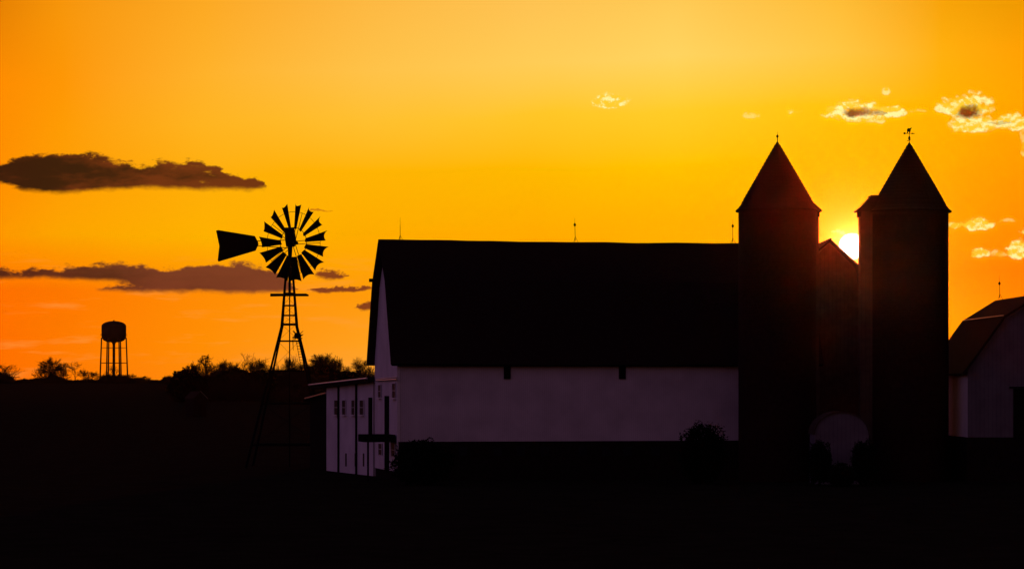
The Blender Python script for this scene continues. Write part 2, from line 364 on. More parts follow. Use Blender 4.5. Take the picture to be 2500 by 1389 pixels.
# ------------------------------------------------------------------ main barn
def main_barn():
    A = math.radians(11); o = at(973, 1000, 198); o.z = .4
    fr = Fr(o, A)
    t = empty('barn', o, 'long white barn with tall dark gambrel roof and stone basement, left of the twin silos', 'barn', rz=A)
    W, LEN = 11.0, 30.15; zf = 3.42-.4; ze = 8.86-.4; zr = 17.78-.4; zb = 14.75-.4
    # walls follow the roof line
    def prof(off, zoff): return [(0+off, ze+.62+zoff),(2.42+off*.4, zb+zoff),(W/2, zr+zoff),(W-2.42-off*.4, zb+zoff),(W-off, ze+.62+zoff)]
    body = MB(); p = prof(0, -.30); body.prism([(0,zf)]+p+[(W,zf)], 'x', 0.0, LEN)
    body.build('wall', M['white'], t)
    ew = MB(); p = prof(.02, -.32)
    ew.prism([(0.02,.9)]+p+[(W-.02,.9)], 'x', -.08, -.004); ew.build('end_wall', M['whitey'], t)
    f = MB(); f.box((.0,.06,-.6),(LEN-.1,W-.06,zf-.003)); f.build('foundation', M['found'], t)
    # corner board
    bx('corner_board', (-.10,-.05,zf),(.10,-.003,ze+.25), M['sill'], t)
    r = MB()
    out = [(-.62, ze),(2.32, zb+.02),(W/2, zr),(W-2.32, zb+.02),(W+.62, ze)]
    slab_roof(r, out, -.62, LEN+.5, .16, 'x', .08, 30); r.build('roof', M['roof'], t)
    # hanging eave soffit and rafter line
    bx('soffit', (-.5,-.56,ze-.16),(LEN+.4,-.004,ze-.02), M['dark'], t)
    # hay track beam poking out of the far slope
    p = fr.ray(911, 685, 'y', W-2.0)
    q = MB(); q.box((p.x-.35, W-2.6, p.z-.12),(p.x+.5, W-2.3, p.z+.12)); q.build('track_beam', M['dark'], t)
    # vents under the eave
    for x in (1238, 1519): wallbox('vent', fr, 'y', 0, x-8, x+8, 890, 925, .10, M['dark'], t)
    for x in (1130,1215,1272,1330,1422,1480,1532,1600):
        wallbox('basement_window', fr, 'y', .06, x-10, x+10, 1090, 1112, .03, M['glass'], t)
    # things on the left end wall
    window(fr, 'x', -.08, 959.5, 967, 936, 971, t); window(fr, 'x', -.08, 925, 931, 940, 970, t)
    wallbox('tall_door', fr, 'x', -.08, 941.5, 950, 966, 1150, .09, M['dark'], t)
    window(fr, 'x', -.08, 926, 934, 1082, 1110, t, False); window(fr, 'x', -.08, 957, 966, 1082, 1114, t, False)
    p = fr.ray(973, 926, 'x', -.08); q = fr.ray(922, 929, 'x', -.08)
    m = MB(); m.tube((-.2,p.y,p.z),(-.2,q.y,q.z), .06, .06, 8); m.tube((-.2,p.y,p.z+.16),(-.2,q.y,q.z+.1), .03, .03, 6)
    m.build('drip_rail', M['metal'], t)
    # dark loading hood
    h = MB(); a = fr.loc(at(881,1061,199.5)); b = fr.loc(at(971,1079,197.4))
    h.box((min(a.x,b.x), .35, fr.loc(at(0,1079,198)).z), (-.17, 3.4, fr.loc(at(0,1061,198)).z)); h.build('loading_hood', M['dark'], t)
    m = MB(); zz = fr.loc(at(0,1079,198)).z
    m.box((a.x+.25,.55,-.3),(a.x+.37,.67,zz-.003)); m.build('post', M['dark'], t)
    rod(977, 584.5, 531, None, 203.3, fr, t); rod(1404.5, 588, 533, 549, 206, fr, t, -1.5); rod(1789, 590.5, 535, 552, 208, fr, t)
    return fr, t
main_barn()

# ------------------------------------------------------------------ cross wing between the silos
def cross_wing():
    o = at(1985, 1000, 204.5); o.z = .4; fr = Fr(o, 0)
    t = empty('barn_wing', o, 'dark gabled barn wing seen in the gap between the two silos', 'barn')
    g = lambda x, y: tuple(fr.loc(at(x, y, 204.5)))[0::2]
    ap = g(2028, 584); r1 = g(2100, 649); r2 = g(2122, 800); l1 = g(1960, 640); l2 = g(1938, 800)
    b = MB(); d = .35
    b.prism([(l2[0]+.3,-.6),(l2[0]+.3,l2[1]),(l1[0]+.3,l1[1]-.2),(ap[0],ap[1]-.25),(r1[0]-.3,r1[1]-.2),(r2[0]-.3,r2[1]),(r2[0]-.3,-.6)], 'y', .4, 12)
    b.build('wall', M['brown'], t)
    r = MB(); slab_roof(r, [l2,l1,ap,r1,r2], 0, 12.4, .16, 'y'); r.build('roof', M['roof'], t)
    m = MB(); m.tube((ap[0],-.02,ap[1]),(ap[0],12.4,ap[1]),.08,.08,6); m.build('ridge_cap', M['roof'], t)
cross_wing()

# ------------------------------------------------------------------ silos
def silo(cx, D, rpx, yeave, yapex, label, chute_side, vane):
    o = at(cx, 1000, D); o.z = .5; fr = Fr(o, 0)
    t = empty('silo', o, label, 'silo', 'twin silos beside the barn')
    s = D/F; r = rpx*s; ze = fr.loc(at(cx, yeave, D)).z; za = fr.loc(at(cx, yapex, D)).z
    b = MB(); prof = []; n = 44
    for k in range(n+1):
        z = -.6+(ze+.6)*k/n
        prof += [(r, z)]
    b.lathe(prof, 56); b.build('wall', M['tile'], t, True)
    # bell-cast conical roof in stepped shingle courses
    prof = [(0.01, ze-.05),(r+.06*1, ze-.05),(r+.20, ze-.07),(r+.21, ze+.02)]
    rc = [(r+.20, ze+.03),(r+.03, ze+.16),(r-.13, ze+.36),(r-.30, ze+.68)]
    N_ = 17; x0, z0 = rc[-1]
    for k in range(1, N_+1): rc.append((x0*(1-k/N_)+.02, z0+(za-z0)*k/N_))
    for k in range(len(rc)-1):
        (ra, z_a), (rb, z_b) = rc[k], rc[k+1]
        prof.append((ra, z_a)); prof.append((rb+.035*(k < len(rc)-2), z_b-.01))
    prof.append((.02, za))
    c = MB(); c.lathe(prof, 40, wob=.006); c.build('roof', M['roof'], t)
    # feed chute with its own little roof
    g = lambda x, y: (fr.loc(at(x, y, D)).x, fr.loc(at(x, y, D)).z)
    if chute_side > 0:
        q = MB(); q.box((g(1972,0)[0], -.55, -.5),(g(1997,0)[0], .55, g(0,516)[1])); ch = q.build('chute', M['brown'], t)
        q = MB(); q.prism([g(1972,482),g(1984,497),g(2004,514),g(2004,518),g(1972,518)], 'y', -.72, .72); q.build('chute_roof', M['roof'], t)
        q = MB(); q.box((g(1994,0)[0], -.6, g(0,530)[1]),(g(1999,0)[0], .6, g(0,518.5)[1])); q.build('chute_trim', M['dark'], t)
    else:
        q = MB(); q.box((g(2098,0)[0], -.6, -.5),(g(2140,0)[0], .6, g(0,516)[1])); ch = q.build('chute', M['brown'], t)
        q = MB(); q.prism([g(2088,518),g(2088,515),g(2104,503),g(2114,492),g(2123,481),g(2123,478.5),g(2165,478.5),g(2165,518)], 'y', -.85, .85); q.build('dormer', M['roof'], t)
        q = MB(); q.box((g(2094.5,0)[0], -.68, g(0,530)[1]),(g(2100,0)[0], .68, g(0,518.5)[1])); q.build('chute_trim', M['dark'], t)
    if not vane:
        q = MB(); q.tube((0,0,za-.2),(0,0,za+.46),.035,.025,8); q.tube((0,0,za+.46),(0,0,za+.68),.012,.006,5); f = q.build('finial', M['iron'], t)
        q = MB(); q.lathe([(0,-.12),(.06,-.08),(.09,0),(.06,.08),(0,.12)], 12, (0,0,za+.34)); q.build('ball', M['iron'], f, True)
    else:
        q = MB(); q.tube((0,0,za-.2),(0,0,za+.62),.025,.018,8)
        q.lathe([(0,-.17),(.05,-.13),(.085,-.02),(.06,.1),(0,.16)], 12, (0,0,za+.27)); f = q.build('weather_vane', M['iron'], t)
        q = MB(); zt = za+.60
        q.tube((-.34,0,zt),(.36,0,zt-.03),.022,.012,6); q.lathe([(0,-.08),(.07,-.04),(.08,0),(.07,.04),(0,.08)], 12, (-.33,0,zt))
        q.prism([(.16,zt+.04),(.40,zt-.02),(.16,zt-.06)], 'y', -.012, .012); q.build('arrow', M['iron'], f)
        q = MB(); q.tube((-.17,-.05,za+.06),(.0,0,za+.11),.022,.022,6); q.tube((0,0,za+.11),(.09,.05,za+.14),.022,.022,6)
        q.tube((0,-.14,za+.1),(0,.14,za+.1),.018,.018,6); q.build('scroll', M['iron'], f)
        # stout four-legged figure
        out = [(-.17,0),(-.15,.12),(-.165,.22),(-.13,.32),(-.06,.34),(.05,.345),(.10,.38),(.165,.40),(.15,.33),(.10,.25),(.08,.14),(.05,0),(-.0,0),(-.01,.09),(-.05,.11),(-.09,.09),(-.10,0)]
        q = MB(); q.prism([(x-.0, z+zt+.01) for x, z in out], 'y', -.035, .035); q.build('animal_figure', M['iron'], f)
    return t
silo(1898, 198.5, 95, 515, 345, 'left of two cone-roofed tile silos, topped by a ball finial', 1, False)
silo(2220, 199.0, 95, 517, 347, 'right of two cone-roofed tile silos, with roof dormer and weather vane', -1, True)

# ------------------------------------------------------------------ right barn
def right_barn():
    A = math.radians(1.0); o = at(2362, 1000, 195); o.z = .4; fr = Fr(o, A)
    t = empty('gambrel_barn', o, 'white barn with dark gambrel roof cut off by right edge of the picture', 'barn', rz=A)
    def g(x, y): p = fr.ray(x, y, 'y', 0); return (p.x, p.z)
    W = 9.8; e = g(2362, 900); cr = g(2449, 771); rz_ = fr.ray(2530, 717, 'y', 0).z
    ru = W/2
    P = [(-.45, e[1]-.35),(cr[0], cr[1]),(ru, rz_),(W-cr[0], cr[1]),(W+.45, e[1]-.35)]
    Q = [(0,-.6),(0,e[1]),(cr[0]+.05,cr[1]-.28),(ru,rz_-.3),(W-cr[0]-.05,cr[1]-.28),(W,e[1]),(W,-.6)]
    DEP = 15.5
    b = MB(); b.prism(Q, 'y', 0, DEP); b.build('wall', M['whitey'], t)
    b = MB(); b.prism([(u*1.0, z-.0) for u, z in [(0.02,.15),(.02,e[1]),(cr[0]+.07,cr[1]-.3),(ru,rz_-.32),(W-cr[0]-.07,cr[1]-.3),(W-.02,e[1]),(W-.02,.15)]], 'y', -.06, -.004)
    b.build('gable_boards', M['grey'], t)  # gable front a darker grey than the white side walls
    zf_ = fr.ray(2362, 1067, 'y', 0).z
    b = MB(); b.box((-.05,-.09,-.6),(W+.05,DEP+.05,zf_)); b.build('foundation', M['found'], t)
    r = MB(); slab_roof(r, P, -.5, DEP+.4, .16, 'y'); r.build('roof', M['roof'], t)
    m = MB(); m.tube((cr[0]-.06,-.45,cr[1]+.02),(cr[0]-.06,DEP*.98,cr[1]+.02),.035,.035,6); m.build('roof_flashing', M['metal'], t)
    d, a, bb = wallbox('barn_door', fr, 'y', -.06, 2474, 2560, 948, 1072, .08, M['dark'], t, dims=True)
    q = MB(); q.box((a[0]-.3, -.24, bb[2]+.02),(bb[0]+.3, -.15, bb[2]+.12)); q.build('door_rail', M['iron'], d)
    rod(2441, 727, 672, 692, 210, fr, t, -1.5)
right_barn()

# ------------------------------------------------------------------ left annex
def annex():
    p0 = at(911, 1163, 209.2); p1 = at(797, 1163, 222)
    v = p1-p0; ang = math.atan2(v.y, v.x)-math.pi/2      # local y runs along the wall, local x points into the building
    o = Vector((p0.x, p0.y, .4)); fr = Fr(o, ang)
    Lw = math.hypot(v.x, v.y)
    t = empty('annex', o, 'low white annex with flat dark roof joined to the left end of the barn', 'barn annex', rz=ang)
    zt = 7.66-.4; W = 4.6
    zl = 7.27-.4                                          # the roof falls towards the far end
    b = MB()
    b.poly([(0,0,-.4),(W,0,-.4),(W,Lw,-.4),(0,Lw,-.4),(0,0,zt),(W,0,zt+.45),(W,Lw,zl+.45),(0,Lw,zl)],
           [(0,3,2,1),(4,5,6,7),(0,1,5,4),(1,2,6,5),(2,3,7,6),(3,0,4,7)])
    b.build('wall', M['whitey'], t)
    r = MB(); e = .55; lf = 3.1
    def sl(y): return zt+(zl-zt)*y/Lw
    ya, yb = -.5, Lw+lf
    r.poly([(-e,ya,sl(ya)-.10),(W+.2,ya,sl(ya)+.45),(W+.2,yb,sl(yb)+.42),(-e,yb,sl(yb)-.1),
            (-e,ya,sl(ya)+.22),(W+.2,ya,sl(ya)+.95),(W+.2,yb,sl(yb)+.80),(-e,yb,sl(yb)+.22)],
           [(0,3,2,1),(4,5,6,7),(0,1,5,4),(1,2,6,5),(2,3,7,6),(3,0,4,7)])
    r.build('roof', M['roof'], t)
    g = MB(); g.tube((-e-.07,ya,sl(ya)+.17),(-e-.07,yb,sl(yb)+.17),.07,.07,8); g.build('gutter', M['metal'], t)
    g = MB(); g.tube((W+.2,Lw*.35,sl(Lw*.35)+.92),(W+.2,yb,sl(yb)+.84),.05,.05,6); g.build('ridge_flashing', M['metal'], t)
    for x in (828, 871.5):
        a = fr.ray(x, 950, 'x', 0); q = MB(); q.box((-.12,a.y-.12,-.3),(-.004,a.y+.12,sl(a.y)-.1)); q.build('downspout', M['dark'], t)
    for x0, x1 in ((818,826),(837,845),(860,867.5),(880,889)): window(fr, 'x', 0, x0, x1, 977, 1012, t)
    for x in (845, 868, 888): wallbox('slot_window', fr, 'x', 0, x-1.5, x+1.5, 1106, 1138, .03, M['glass'], t)
    wallbox('tall_door', fr, 'x', 0, 901, 909, 970, 1062, .06, M['dark'], t)
    # lean-to beyond the far end
    a = fr.loc(at(800,957,224)); b_ = fr.loc(at(742,970,228))
    lt = MB(); lt.poly([(0,0,0)]*0, [])
    y0 = Lw+.02; y1 = Lw+6.3
    lt.poly([(.3,y0,-.4),(3,y0,-.4),(3,y1,-.4),(.3,y1,-.4),(.3,y0,a.z-.12),(3,y0,a.z-.12),(3,y1,b_.z-.12),(.3,y1,b_.z-.12)],
            [(0,3,2,1),(4,5,6,7),(0,1,5,4),(1,2,6,5),(2,3,7,6),(3,0,4,7)])
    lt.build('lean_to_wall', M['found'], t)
    lr = MB(); lr.poly([(-.1,y0,a.z-.1),(3.2,y0,a.z-.1),(3.2,y1+.3,b_.z-.12),(-.1,y1+.3,b_.z-.12),(-.1,y0,a.z),(3.2,y0,a.z),(3.2,y1+.3,b_.z-.02),(-.1,y1+.3,b_.z-.02)],
            [(0,3,2,1),(4,5,6,7),(0,1,5,4),(1,2,6,5),(2,3,7,6),(3,0,4,7)])
    lr.build('lean_to_roof', M['metal'], t)
annex()

# ------------------------------------------------------------------ milk house between the silos
def milk_house():
    D = 191.5; o = at(2055, 1000, D); o.z = .5; fr = Fr(o, 0)
    t = empty('milk_house', o, 'small pale shed with rounded roof low between the two silos', 'shed')
    s = D/F; hw = 66*s; ze = fr.loc(at(2055,1062,D)).z; za = fr.loc(at(2055,1006,D)).z
    P = [(-hw*math.cos(math.pi*k/14), ze+(za-ze)*math.sin(math.pi*k/14)) for k in range(15)]
    b = MB(); b.prism([(-hw,-.5)]+P+[(hw,-.5)], 'y', 0, 3.2); b.build('wall', M['grey'], t)
    r = MB(); P2 = [(x*1.05, z+.06) for x, z in P]; slab_roof(r, P2, -.12, 3.4, .08, 'y'); r.build('roof', M['brown'], t)
    q = MB(); q.box((-.45,-.05,.1),(.45,-.004,2.6)); d = q.build('door', M['grey'], t)
milk_house()

MBase = MB
# ------------------------------------------------------------------ wind pump
def windmill():
    K = 232/150.0
    class MB(MBase):
        def tube(s_, p0, p1, r0, r1=None, n=6, cap=True): MBase.tube(s_, p0, p1, r0*K, (r0 if r1 is None else r1)*K, n, cap)
    D = 232; s = D/F; o = at_g(708, D); fr = Fr(o, 0)
    t = empty('windmill', o, 'tall farm wind pump with fifteen-blade wheel and tail vane on lattice tower', 'windmill')
    L_ = lambda x, y, dy=0: fr.loc(at(x, y, D))+Vector((0,dy,0))
    # tower
    zs = [0, fr.loc(at(0,798,D)).z, fr.loc(at(0,655,D)).z]
    def half(z):
        y = HY-(z+o.z-CZ)/s
        if y > 798: return (18.3+(y-798)*.232)*s
        return (18.3+(y-798)*.075)*s
    cxo = L_(706.5,0).x
    def corner(i, z): h = half(z); sx, sy = ((-1,-1),(1,-1),(1,1),(-1,1))[i]; return Vector((cxo+sx*h, sy*h*.96, z))
    for i in range(4):
        m = MB(); m.tube(corner(i,-.2), corner(i,zs[1]), .068, .058, 6); m.tube(corner(i,zs[1]), corner(i,zs[2]), .058, .048, 6)
        m.build('leg', M['iron'], t)
    m = MB(); w = MB()
    lv = [1085, 985, 905, 832.5, 792, 770, 746, 716]
    for y in lv:
        z = L_(0,y).z; k = .038 if y != 792 else .06
        m = MB()
        for i in range(4): m.tube(corner(i,z), corner((i+1)%4,z), k, k, 5)
        m.build('cross_bar', M['iron'], t)
    for a, b in zip(lv[:-1], lv[1:]):
        za, zb = L_(0,a).z, L_(0,b).z
        w.tube(corner(0,za), corner(1,zb), .006, .006, 4); w.tube(corner(0,zb), corner(1,za), .006, .006, 4)
    w.build('brace_wire', M['iron'], t)
    m = MB(); m.tube((cxo+.02,0,0),(cxo+.02,0,L_(0,690).z),.036,.036,6); m.tube((cxo+.02,0,L_(0,716).z),(cxo+.02,0,L_(0,560).z),.07,.06,8); m.build('pump_rod', M['iron'], t)
    m = MB(); z = L_(0,720).z; h = .92*K
    for k in range(7):
        y = -h+k*2*h/7; m.box((cxo-.93*K,y,z-.045*K),(cxo+.95*K,y+.24*K,z+.045*K))
    m.tube((cxo-.93*K,-h,z-.07*K),(cxo+.95*K,-h,z-.03*K),.05,.05,6); m.build('platform', M['dark'], t)
    # ladder on the right leg
    m = MB(); 
    for dx in (-.0, .16):
        m.tube(corner(1,L_(0,905).z)+Vector((-.22+dx,-.05,0))*K, corner(1,L_(0,832).z)+Vector((-.16+dx,-.05,0))*K, .014, .014, 4)
    for k in range(12):
        z0, z1 = L_(0,905).z, L_(0,832).z; f_ = k/11; p = corner(1,z0+(z1-z0)*f_)+Vector((-.20,-.05,0))*K; m.tube(p-Vector((.02,0,0)), p+Vector((.16,0,0))*K, .012, .012, 4)
    m.build('ladder', M['iron'], t)
    # tangle of the furling gear on the right leg
    m = MB(); c = L_(727,820); rnd = random.Random(4)
    m.lathe([(0,-.25),(.22,-.18),(.31,0),(.2,.22),(0,.31)], 9, c, wob=.9)
    for k in range(16):
        d_ = Vector((rnd.uniform(-1,1), rnd.uniform(-.4,.4), rnd.uniform(-1,1))).normalized()
        m.tube(c, c+d_*rnd.uniform(.22,.42)*K, .03, .012, 4)
    m.tube(L_(715,831), L_(716,855), .025, .012, 5); m.tube(L_(714,823), L_(738,826), .035, .03, 5); m.build('furling_gear', M['iron'], t)
    # head, wheel
    psi = math.radians(-27); beta = math.radians(-30)
    hub = L_(716.5, 593)
    n = Vector((math.sin(psi), -math.cos(psi), 0)); ex = Vector((math.cos(psi), math.sin(psi), 0)); ez = Vector((0,0,1))
    R = 95*s; axis_back = L_(707,593, .0)
    hubw = hub+n*.55*0
    g = MB(); cb = L_(707,577)
    g.prism([(cb.x+a*K,cb.z+b*K) for a, b in ((-.27,.47),(.20,.47),(.33,-.30),(.22,-.52),(-.2,-.52),(-.26,-.1))], 'y', .12*K, .62*K)
    g.tube((cb.x, .37*K, cb.z-.5*K),(cb.x,.1*K,L_(0,650).z),.13,.08,8)
    g.build('gearbox', M['iron'], t)
    wh = MB(); wh.tube(hub-n*.35*K, hub+n*.12*K, .09, .09, 10); wh.build('hub', M['iron'], t)
    sp = MB()
    for k in range(5):
        for dd in (-4, 4):
            a = math.radians(2+72*k); a2 = math.radians(2+72*k+dd*.8)
            u = ex*math.cos(a2)+ez*math.sin(a2)
            q = ex*math.cos(a+math.pi/2)+ez*math.sin(a+math.pi/2)
            sp.tube(hub+q*.02*K*dd, hub+u*R*.80, .019, .015, 5)
    sp.build('spoke', M['iron'], t)
    for rad, k in ((.80*R,.013),(.395*R,.018)):
        rg = MB()
        for i in range(60):
            a = 2*math.pi*i/60; b = 2*math.pi*(i+1)/60
            rg.tube(hub+(ex*math.cos(a)+ez*math.sin(a))*rad, hub+(ex*math.cos(b)+ez*math.sin(b))*rad, k, k, 5)
        rg.build('rim', M['iron'], t)
    for k in range(15):
        a = math.radians(9.5+24*k); u = ex*math.cos(a)+ez*math.sin(a); tt = ex*-math.sin(a)+ez*math.cos(a)
        c_ = tt*math.cos(beta)+n*math.sin(beta)*1.0; nn = u.cross(c_).normalized()
        bl = MB(); cols = 7; rows = 6; pts = []
        for side in (0, 1):
            for i in range(rows+1):
                for j in range(cols+1):
                    fr_ = i/rows; v_ = j/cols*2-1
                    r_ = R*(.36+.64*fr_)
                    if i == rows: r_ -= R*.05*(1-v_*v_)
                    w_ = R*(.058+.098*fr_)
                    pts.append(hub+u*r_+c_*(v_*w_)+nn*(.10*w_*6*(1-v_*v_)*.35+side*.009))
        nv = (rows+1)*(cols+1); fs = []
        for side in (0, 1):
            for i in range(rows):
                for j in range(cols):
                    q0 = side*nv+i*(cols+1)+j; fs.append((q0,q0+1,q0+cols+2,q0+cols+1))
        ed = [(0,j) for j in range(cols+1)]+[(i,cols) for i in range(1,rows+1)]+[(rows,j) for j in range(cols-1,-1,-1)]+[(i,0) for i in range(rows-1,0,-1)]
        ids = [i*(cols+1)+j for i, j in ed]
        for q in range(len(ids)): a_, b_ = ids[q], ids[(q+1)%len(ids)]; fs.append((a_, b_, b_+nv, a_+nv))
        bl.poly(pts, fs); bl.build('blade', M['iron'], t)
    # furled tail
    yb = .5*K; P = [(525,562),(530,560.5),(620,575),(628,590),(629,596),(622,611),(531,638),(529,634),(533,600)]
    m = MB(); m.prism([(L_(x,y).x, L_(x,y).z) for x, y in P], 'y', yb, yb+.02); m.build('tail_vane', M['iron'], t)
    m = MB(); m.tube((cb.x,yb-.05,L_(0,585).z), (L_(600,0).x, yb-.03, L_(0,588).z), .022, .022, 5); m.tube((cb.x,yb-.05,L_(0,605).z), (L_(600,0).x, yb-.03, L_(0,597).z), .022, .022, 5)
    m.build('tail_boom', M['iron'], t)
windmill()

# ------------------------------------------------------------------ water tower
def water_tower():
    D = 1390; s = D/F; o = at_g(278, D); fr = Fr(o, 0)
    t = empty('water_tower', o, 'distant water tower, round tank on slender legs above the left skyline', 'water tower')
    z = lambda y: fr.loc(at(278,y,D)).z
    R = 30*s
    prof = [(.01,z(835.5)),(R*.34,z(835.3)),(R*.60,z(834)),(R*.82,z(831)),(R*.96,z(826)),(R,z(820)),(R,z(797)),(R*.97,z(793)),(R*.86,z(789.5)),(R*.66,z(786.5)),(R*.4,z(784.5)),(R*.15,z(783.6)),(.01,z(783.4))]
    b = MB(); b.lathe(prof, 40); b.build('tank', M['tankm'], t, True)
    b = MB(); b.lathe([(.01,z(783.8)),(.35,z(783.8)),(.35,z(781.6)),(.01,z(781.4))], 12); b.build('vent', M['tankm'], t)
    b = MB(); rr = R+2.4*s; b.lathe([(R-.1,z(819.6)),(rr,z(819.6)),(rr,z(818.8)),(R-.1,z(818.8))], 36, cap=False)
    b.lathe([(rr-.06,z(815.6)),(rr,z(815.6)),(rr,z(815.1)),(rr-.06,z(815.1))], 36, cap=False)
    for k in range(24): a = k*math.pi/12; b.tube((rr*math.cos(a)*.99,rr*math.sin(a)*.99,z(819)),(rr*math.cos(a)*.99,rr*math.sin(a)*.99,z(815)),.04,.04,4)
    b.build('balcony', M['tankm'], t)
    b = MB(); b.lathe([(3.3*s,0),(3.3*s,z(842)),(4.0*s,z(838)),(7*s,z(835))], 16); b.build('riser', M['tankm'], t, True)
    def leg(i, zz):
        a = math.radians(2+60*i+(4 if i in (1,4) else 0)); f = (zz)/(z(828)); rad = R*(1.13-.13*f)
        return Vector((rad*math.cos(a), rad*math.sin(a), zz))
    for i in range(6):
        m = MB(); m.tube(leg(i,-1), leg(i,z(824)), 1.9*s, 1.55*s, 8); m.build('leg', M['tankm'], t, True)
    for y, k in ((886,.9),(849,.45)):
        m = MB()
        for i in range(6): m.tube(leg(i,z(y)), leg((i+1)%6,z(y)), k*s, k*s, 5)
        for i in range(6): m.tube(leg(i,z(y)), (0,0,z(y)), k*s*.7, k*s*.7, 5)
        m.build('strut', M['tankm'], t)
water_tower()

# ------------------------------------------------------------------ trees
def grow(seed, H, Wd, kind):
    """bare tree skeleton: a leader with limbs that fork into ever finer twigs"""
    rn = random.Random(seed); trunk = []; crown = []
    P = {'round': (.06, 1.1, 12, .52, 4), 'cone': (.10, 1.1, 14, .34, 4), 'sparse': (.22, .42, 7, .62, 3),
         'multi': (.02, .95, 10, .62, 3), 'vase': (.12, .75, 10, .60, 4)}[kind]
    z0, ang, nl, ll, mx = P; rt = H*.022
    def limb(p, d, ln, r, depth):
        n = 4 if depth < 3 else 3
        for i in range(n):
            w = Vector((rn.uniform(-1,1), rn.uniform(-1,1), rn.uniform(-.55,.75)))*(.24+.05*depth)
            d = (d+w).normalized(); q = p+d*(ln/n); r2 = max(.014, r*(1-.17*(i+1)))
            crown.append((p, q, max(r,.016), r2))
            if depth < mx:
                for _ in range(2 if rn.random() < .55 else 1):
                    v = Vector((rn.uniform(-1,1), rn.uniform(-1,1), rn.uniform(-.7,1)))
                    limb(q, (d+v*.85).normalized(), ln*rn.uniform(.42,.68), r2*.62, depth+1)
            p, r = q, r2
    p = Vector((0,0,0)); d = Vector((0,0,1)); n = nl; r = rt
    for i in range(n):
        t = (i+1)/n; d = (d+Vector((rn.uniform(-1,1), rn.uniform(-1,1), 2))*.09).normalized()
        q = p+d*(H*.86/n); r2 = rt*(1-.85*t); trunk.append((p, q, r, r2))
        if t > z0:
            for _ in range(2 if kind != 'sparse' else 1):
                a = rn.uniform(0, 6.28); k = (1-t)*.9+.28 if kind == 'cone' else .65+.45*math.sin(math.pi*min(1,t*1.05))
                an = ang*(1.3-.75*t)*rn.uniform(.8,1.2)
                limb(q, Vector((math.cos(a)*math.sin(an), math.sin(a)*math.sin(an), math.cos(an))), H*ll*k*.8, r2*.6+.01, 1)
        p, r = q, r2
    allp = [q for _, q, _, _ in crown]; zx = sorted(p.z for p in allp)[int(len(allp)*.998)]; hw = sorted(abs(p.x) for p in allp)[int(len(allp)*.97)]
    fz = H/zx; fx = (Wd/2)/max(hw, .01)
    T = lambda p: Vector((p.x*fx, p.y*fx, p.z*fz))
    return [(T(a), T(b), c, d) for a, b, c, d in trunk], [(T(a), T(b), c, d) for a, b, c, d in crown]
def bare_tree(px, ytop, wpx, D, kind, seed, label, thick=1.0, keep=1.0, name='bare_tree'):
    o = at_g(px, D); zt = CZ+(HY-ytop)/F*D
    t = empty(name, o, label, 'tree', 'bare trees along the skyline')
    tr, cr = grow(seed, zt-o.z, wpx/F*D, kind); rn = random.Random(seed)
    m = MB()
    for a, b, c, d in tr: m.tube(a, b, c*thick, d*thick, 5, False)
    m.build('trunk', M['bark'], t, fixn=False)
    m = MB(); k = D/620
    for a, b, c, d in cr:
        if rn.random() < keep: m.tube(a, b, max(c*.8, .017*k)*thick, max(d*.8, .013*k)*thick, 3, False)
    m.build('crown', M['bark'], t, fixn=False)
    return len(cr)
